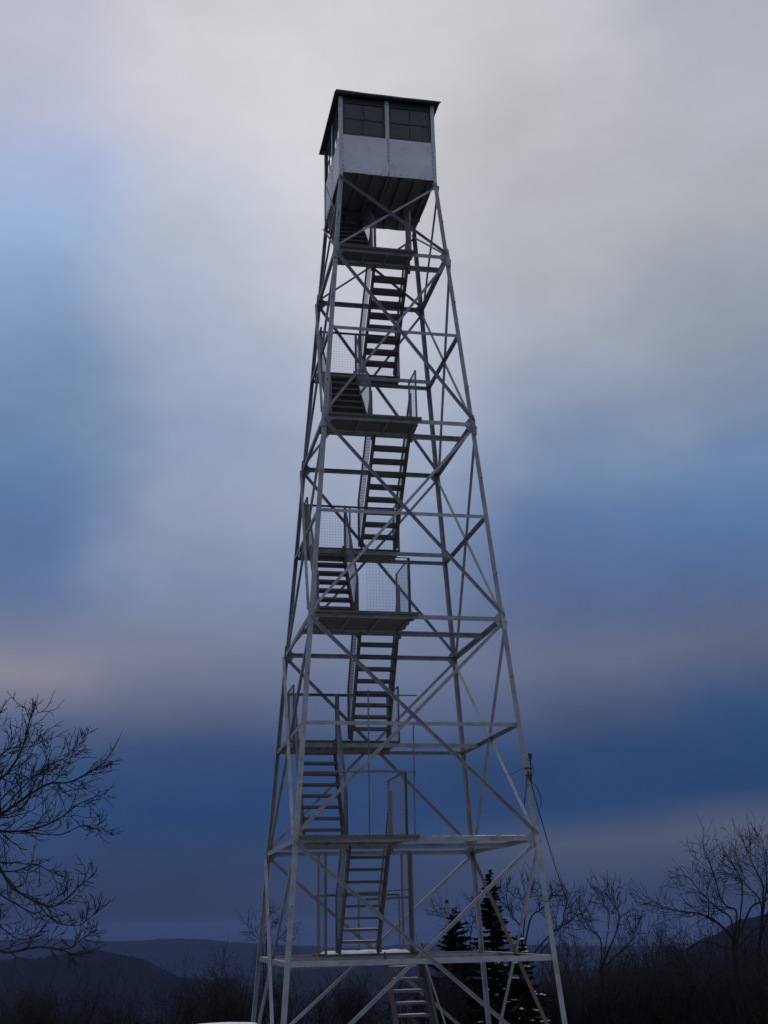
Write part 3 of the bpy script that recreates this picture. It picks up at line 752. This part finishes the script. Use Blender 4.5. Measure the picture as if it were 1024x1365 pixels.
# ------------------------------------------------------------------ conifers
def conifer(label, u, v, dist, wid, seed, dens=1.0, sparse=0.0, snow_side=None):
    tip = at(u, v, dist); gz = ground_z(tip.x, tip.y); H = tip.z-gz; rnd = random.Random(seed)
    t = empty('conifer', (tip.x,tip.y,gz), label, 'conifer')
    mb = MB(); mb.tube([(0,0,-.2),(0,0,H*.5),(0,0,H)], [.09,.055,.008], 7); mb.build('trunk', M['bark'], t)
    nb = MB(); sb = MB()
    side = Vector((CR.x,CR.y,0)).normalized()
    z = .25
    while z < H-.05:
        f = 1-z/H; Lb = wid*(f**.8)*(1-.0*f)+.05
        nbr = int((5+6*f)*dens)
        for k in range(nbr):
            a = rnd.uniform(0,6.28); L = Lb*rnd.uniform(.45,1.15)
            if rnd.random() < sparse: continue
            hd = Vector((math.cos(a),math.sin(a),0)); drop = -.22*f+.25*(1-f)+rnd.uniform(-.22,.16)
            zz = z+rnd.uniform(-.16,.16); pts = []
            for i in range(5):
                s = i/4; pts.append(hd*(L*s)+Vector((0,0,zz+L*(drop*s+.16*s*s*f))))
            nb.tube(pts, [.014,.011,.008,.006,.003], 3, False)
            nt_ = int(12+44*L)
            for i in range(nt_):
                s = .12+.88*rnd.random(); j = min(3,int(s*4)); b = pts[j].lerp(pts[j+1], s*4-j)
                sd = rnd.choice((-1,1)); lat = Vector((-hd.y,hd.x,0))*sd
                tl = (.10+.16*rnd.random())*(1.1-.5*s)*min(1.,L*1.6+.25)
                dd = (hd*.7+lat*rnd.uniform(.3,1.0)+Vector((0,0,rnd.uniform(-.35,.25)))).normalized()
                e = b+dd*tl; wv = dd.cross(Vector((rnd.gauss(0,.4),rnd.gauss(0,.4),1))).normalized()*(.028+.026*rnd.random())
                m_ = b.lerp(e,.45)
                nb.add([b, m_-wv, e, m_+wv], [(0,1,2,3)])
                up_ = dd.cross(wv).normalized()*.026
                nb.add([b, m_-up_, e, m_+up_], [(0,1,2,3)])
            if snow_side and z < H*snow_side and hd.dot(side) > -.75 and rnd.random() < .42:
                sb0 = rnd.uniform(.45,.9)
                for q in range(rnd.randint(3,6)):
                    s = min(.97, sb0+rnd.gauss(0,.09)); j = min(3,int(s*4)); c = pts[j].lerp(pts[j+1], s*4-j)+Vector((rnd.gauss(0,.03),rnd.gauss(0,.03),.025))
                    rx = rnd.uniform(.02,.075); ry = rnd.uniform(.015,.04); rz = rnd.uniform(.012,.03); o = len(sb.v)
                    for jj in range(4):
                        ph = jj/3*math.pi/2
                        for ii in range(8):
                            th = ii*math.pi/4; w_ = 1+.5*mnoise.noise((ii*1.3,jj*1.1,rx*90))
                            pt = hd*(math.cos(th)*math.cos(ph)*rx*w_)+Vector((-hd.y,hd.x,0))*(math.sin(th)*math.cos(ph)*ry*w_)+Vector((0,0,math.sin(ph)*rz))
                            sb.v.append(tuple(c+pt))
                    for jj in range(3):
                        for ii in range(8): sb.f.append((o+jj*8+ii,o+jj*8+(ii+1)%8,o+jj*8+8+(ii+1)%8,o+jj*8+8+ii))
        z += .085+.05*f
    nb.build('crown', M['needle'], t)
    if sb.v: tag(sb.build('snow', M['snow'], t, True), kind='stuff')
    return t
conifer('dark narrow spruce with a bare leading tip behind the right rear tower leg', 652, 1160, 36, .85, 3, 1.1, 0, .5)
conifer('shorter shaggy conifer left of the narrow spruce, below the distant mast', 606, 1212, 48, 1.75, 8, 1.35, .05, None)
conifer('small spruce with snow laden boughs at the foot of the narrow spruce', 692, 1250, 31.5, .9, 15, .9, .1, .95)

# distant mast
p = at(599, 1300, 170); mz = ground_z(p.x,p.y); top = at(599,1160,170).z
MT = empty('radio_mast', (p.x,p.y,mz), 'thin distant mast rising behind the shaggy conifer', 'mast')
mb = MB()
hz = at(599,1202,170).z-mz; tz = top-mz; W = .2
for k in range(3):
    a = k*2.094; q = Vector((math.cos(a)*W,math.sin(a)*W,0)); mb.tube([q, q+Vector((0,0,hz))], .05, 4)
    a2 = a+2.094; q2 = Vector((math.cos(a2)*W,math.sin(a2)*W,0)); z = 0
    while z < hz-.6: mb.tube([q+Vector((0,0,z)), q2+Vector((0,0,z+.5))], .03, 3); z += .5
mb.build('lattice', M['mast'], MT)
mb = MB(); mb.tube([(0,0,hz-.2),(0,0,hz+.1),(0,0,tz)], [.13,.11,.05], 6); mb.build('whip', M['mast'], MT)
mb = MB(); mb.box((-.2,-.2,hz-.2),(.2,.2,hz+.22)); mb.tube([(-.9,0,hz-.8),(.5,0,hz-.8)], .06, 4); mb.tube([(-.6,0,hz-1.4),(.3,0,hz-1.4)],.06,4); mb.build('aerial', M['cable'], MT)

# snow-topped boulder at the lower edge
c = at(299, 1364.5, 19.0); gz = ground_z(c.x,c.y)
BO = empty('boulder', (c.x,c.y,gz), 'snow covered flat topped boulder peeking in at the bottom edge left of the tower', 'boulder')
hB = c.z-gz
def blob(n1, n2, rx, ry, z0, z1, flat, seed, nz=.08):
    mb = MB()
    for j in range(n1+1):
        ph = j/n1; zz = z0+(z1-z0)*math.sin(ph*math.pi/2); rr = (1-ph**flat)**(1/flat)
        for i in range(n2):
            a = 2*math.pi*i/n2; q = 1+nz*mnoise.noise((math.cos(a)*1.6,math.sin(a)*1.6,ph*2+seed))*2
            mb.v.append((math.cos(a)*rx*rr*q, math.sin(a)*ry*rr*q, zz))
    for j in range(n1):
        for i in range(n2): mb.f.append((j*n2+i,j*n2+(i+1)%n2,(j+1)*n2+(i+1)%n2,(j+1)*n2+i))
    return mb
blob(14,28,.47,.4,-.2,hB-.05,5,1.).build('stone', M['stone'], BO, True)
blob(10,28,.46,.39,hB-.09,hB+.0,4,1.).build('snow_cap', M['snow'], BO, True)

# ------------------------------------------------------------------ haze
far = 13500
hb = MB(); hb.box((CAM.x-far,CAM.y-far,-640),(CAM.x+far,CAM.y+far,58))
hm = bpy.data.materials.new('haze_air'); hm.use_nodes = True; nt = hm.node_tree; nt.nodes.clear()
ho = nt.nodes.new('ShaderNodeOutputMaterial'); hv = nt.nodes.new('ShaderNodeVolumePrincipled')
hv.inputs['Color'].default_value = (.25,.37,.7,1); hv.inputs['Density'].default_value = 4.2e-5; hv.inputs['Anisotropy'].default_value = 0
nt.links.new(hv.outputs[0], ho.inputs['Volume'])
HZ = True
if HZ:
    o = hb.build('haze', hm); tag(o, 'thin blue evening air fading the far hills', 'haze', kind='stuff')

# ------------------------------------------------------------------ sky and light
W = bpy.data.worlds.new('World'); S.world = W; W.use_nodes = True
nt = W.node_tree; N = nt.nodes; L = nt.links; N.clear()
wo = N.new('ShaderNodeOutputWorld'); bg = N.new('ShaderNodeBackground'); bg.inputs[1].default_value = .1
L.new(bg.outputs[0], wo.inputs[0])
def s2l(c): return tuple(((x/255)/12.92 if x/255 <= .04045 else ((x/255+.055)/1.055)**2.4) for x in c)
def mth(op, a, b=None, c=None):
    n = N.new('ShaderNodeMath'); n.operation = op
    for i, x in enumerate((a,b,c)):
        if x is None: continue
        if isinstance(x, (int,float)): n.inputs[i].default_value = x
        else: L.new(x, n.inputs[i])
    return n.outputs[0]
tc = N.new('ShaderNodeTexCoord')
def noise(scale, detail, rough, stretch=(1,1,1), off=(0,0,0)):
    mp = N.new('ShaderNodeMapping'); mp.inputs['Scale'].default_value = stretch; mp.inputs['Location'].default_value = off
    L.new(tc.outputs['Generated'], mp.inputs[0])
    n = N.new('ShaderNodeTexNoise'); n.inputs['Scale'].default_value = scale; n.inputs['Detail'].default_value = detail; n.inputs['Roughness'].default_value = rough
    L.new(mp.outputs[0], n.inputs['Vector']); return n
sep = N.new('ShaderNodeSeparateXYZ'); L.new(tc.outputs['Generated'], sep.inputs[0])
n1 = noise(3.6, 6, .55, (1,1,1.9)); n1.inputs['Vector'].links[0].from_node.inputs['Rotation'].default_value = (.1,.32,0); sc = N.new('ShaderNodeSeparateColor'); L.new(n1.outputs['Color'], sc.inputs[0])
az = mth('MULTIPLY', mth('ARCTAN2', sep.outputs[0], sep.outputs[1]), 57.2958)
el = mth('MULTIPLY', mth('ARCSINE', sep.outputs[2]), 57.2958)
az = mth('ADD', az, mth('MULTIPLY', mth('SUBTRACT', sc.outputs[0], .5), 9))
wf = mth('MULTIPLY', mth('MINIMUM', mth('MAXIMUM', mth('MULTIPLY', el, .05), .12), 1.), 8.)
el = mth('ADD', el, mth('MULTIPLY', mth('SUBTRACT', sc.outputs[1], .5), wf))
e01 = mth('MULTIPLY', mth('ADD', el, 10), .01)
def ramp(stops):
    cr = N.new('ShaderNodeValToRGB'); cr.color_ramp.interpolation = 'LINEAR'; e = cr.color_ramp.elements
    while len(e) < len(stops): e.new(.5)
    for k, (d, c) in enumerate(stops): e[k].position = (d+10)/100
    for k, (d, c) in enumerate(stops): e[k].color = (*s2l(c),1)
    L.new(e01, cr.inputs[0]); return cr.outputs[0]
REAR = [(-9,(22,27,44)),(0,(60,72,112)),(8,(98,116,160)),(20,(146,161,197)),(40,(188,194,212)),(60,(200,203,214)),(88,(200,202,212))]
# the sky in five directions, left to right: (height in the view, colour)
BANDS = [
 (60, [(0,(186,188,203)),(150,(180,185,208)),(240,(164,178,212)),(325,(146,170,214)),(450,(122,147,189)),(560,(107,134,176)),(690,(88,115,164)),(780,(93,112,157)),(850,(116,121,149)),(895,(136,131,149)),(960,(84,95,134)),(1040,(50,74,120)),(1130,(46,66,112)),(1190,(46,58,98)),(1245,(36,46,86))]),
 (235, [(0,(204,203,210)),(130,(206,205,213)),(300,(184,189,209)),(430,(162,171,199)),(560,(142,156,190)),(660,(142,152,182)),(780,(124,138,174)),(870,(120,124,152)),(940,(92,98,132)),(1005,(50,70,116)),(1090,(38,66,118)),(1150,(46,64,108)),(1200,(48,58,98)),(1250,(38,48,88))]),
 (480, [(0,(214,212,216)),(150,(213,211,216)),(300,(201,199,210)),(430,(188,188,205)),(560,(168,174,198)),(680,(150,160,190)),(800,(126,139,174)),(880,(112,122,157)),(950,(88,100,140)),(1020,(46,70,118)),(1090,(40,66,118)),(1140,(48,66,108)),(1200,(50,62,102)),(1250,(40,50,90))]),
 (780, [(0,(194,194,201)),(200,(189,189,196)),(400,(168,170,183)),(500,(150,157,181)),(600,(116,138,176)),(700,(86,112,160)),(800,(84,102,148)),(880,(101,107,138)),(935,(80,90,128)),(1000,(44,69,116)),(1080,(40,67,116)),(1120,(76,84,115)),(1190,(50,63,102)),(1250,(40,49,86))]),
 (964, [(0,(173,176,187)),(150,(176,178,188)),(300,(166,167,179)),(450,(142,150,171)),(600,(100,126,171)),(700,(80,111,162)),(790,(82,102,146)),(865,(92,99,132)),(940,(48,76,124)),(1050,(36,64,112)),(1105,(84,88,116)),(1165,(56,67,102)),(1240,(42,51,88))])]
def mixc(a0, a1, x, y):
    m = N.new('ShaderNodeMapRange'); m.interpolation_type = 'SMOOTHSTEP'; m.inputs[1].default_value = a0; m.inputs[2].default_value = a1; L.new(az, m.inputs[0])
    q = N.new('ShaderNodeMix'); q.data_type = 'RGBA'; L.new(m.outputs[0], q.inputs[0]); L.new(x, q.inputs[6]); L.new(y, q.inputs[7]); return q.outputs[2]
rear = ramp(REAR); col = rear; prev = -75
for u, st in BANDS:
    a_ = azel(u, 600)[0]
    def dull(v, c):
        if v < 250: return c
        k = .10; y = .3*c[0]+.55*c[1]+.15*c[2]
        return tuple(a+(y-a)*k+d for a, d in zip(c, (0,3,1)))
    stops = [(-9,(16,19,34)),(-3,(26,30,56))] + [(azel(u, v)[1], dull(v, c)) for v, c in reversed(st)] + [(62,(196,196,206)),(88,(186,189,205))]
    col = mixc(prev, a_, col, ramp(stops)); prev = a_
col = mixc(prev+3, prev+65, col, rear)
n2 = noise(5, 8, .6, (1,1,1.9), (3,1,2)); n2.inputs['Vector'].links[0].from_node.inputs['Rotation'].default_value = (.12,.3,0)
mr = N.new('ShaderNodeMapRange'); mr.inputs[1].default_value = .3; mr.inputs[2].default_value = .7; mr.inputs[3].default_value = .91; mr.inputs[4].default_value = 1.09
L.new(n2.outputs['Fac'], mr.inputs[0])
sk = N.new('ShaderNodeTexSky'); sk.sky_type = 'NISHITA'; sk.sun_disc = False; sk.sun_elevation = R(32); sk.sun_rotation = R(8); sk.altitude = 800
vm = N.new('ShaderNodeVectorMath'); vm.operation = 'SCALE'; L.new(col, vm.inputs[0]); L.new(mth('MULTIPLY', mr.outputs[0], 10.), vm.inputs[3])
mx = N.new('ShaderNodeMix'); mx.data_type = 'RGBA'; mx.inputs[0].default_value = .998; L.new(sk.outputs[0], mx.inputs[6]); L.new(vm.outputs[0], mx.inputs[7])
L.new(mx.outputs[2], bg.inputs[0])
sd = bpy.data.lights.new('sun','SUN'); sd.energy = .5; sd.angle = R(30); sd.color = (1,.95,.9)
so = bpy.data.objects.new('sun', sd); COL.objects.link(so)
sdir = Vector((math.sin(R(8))*math.cos(R(32)), math.cos(R(8))*math.cos(R(32)), math.sin(R(32))))
so.rotation_euler = sdir.to_track_quat('Z','Y').to_euler()
S.view_settings.view_transform = 'Standard'; S.view_settings.look = 'None'; S.view_settings.exposure = 0; S.view_settings.gamma = 1
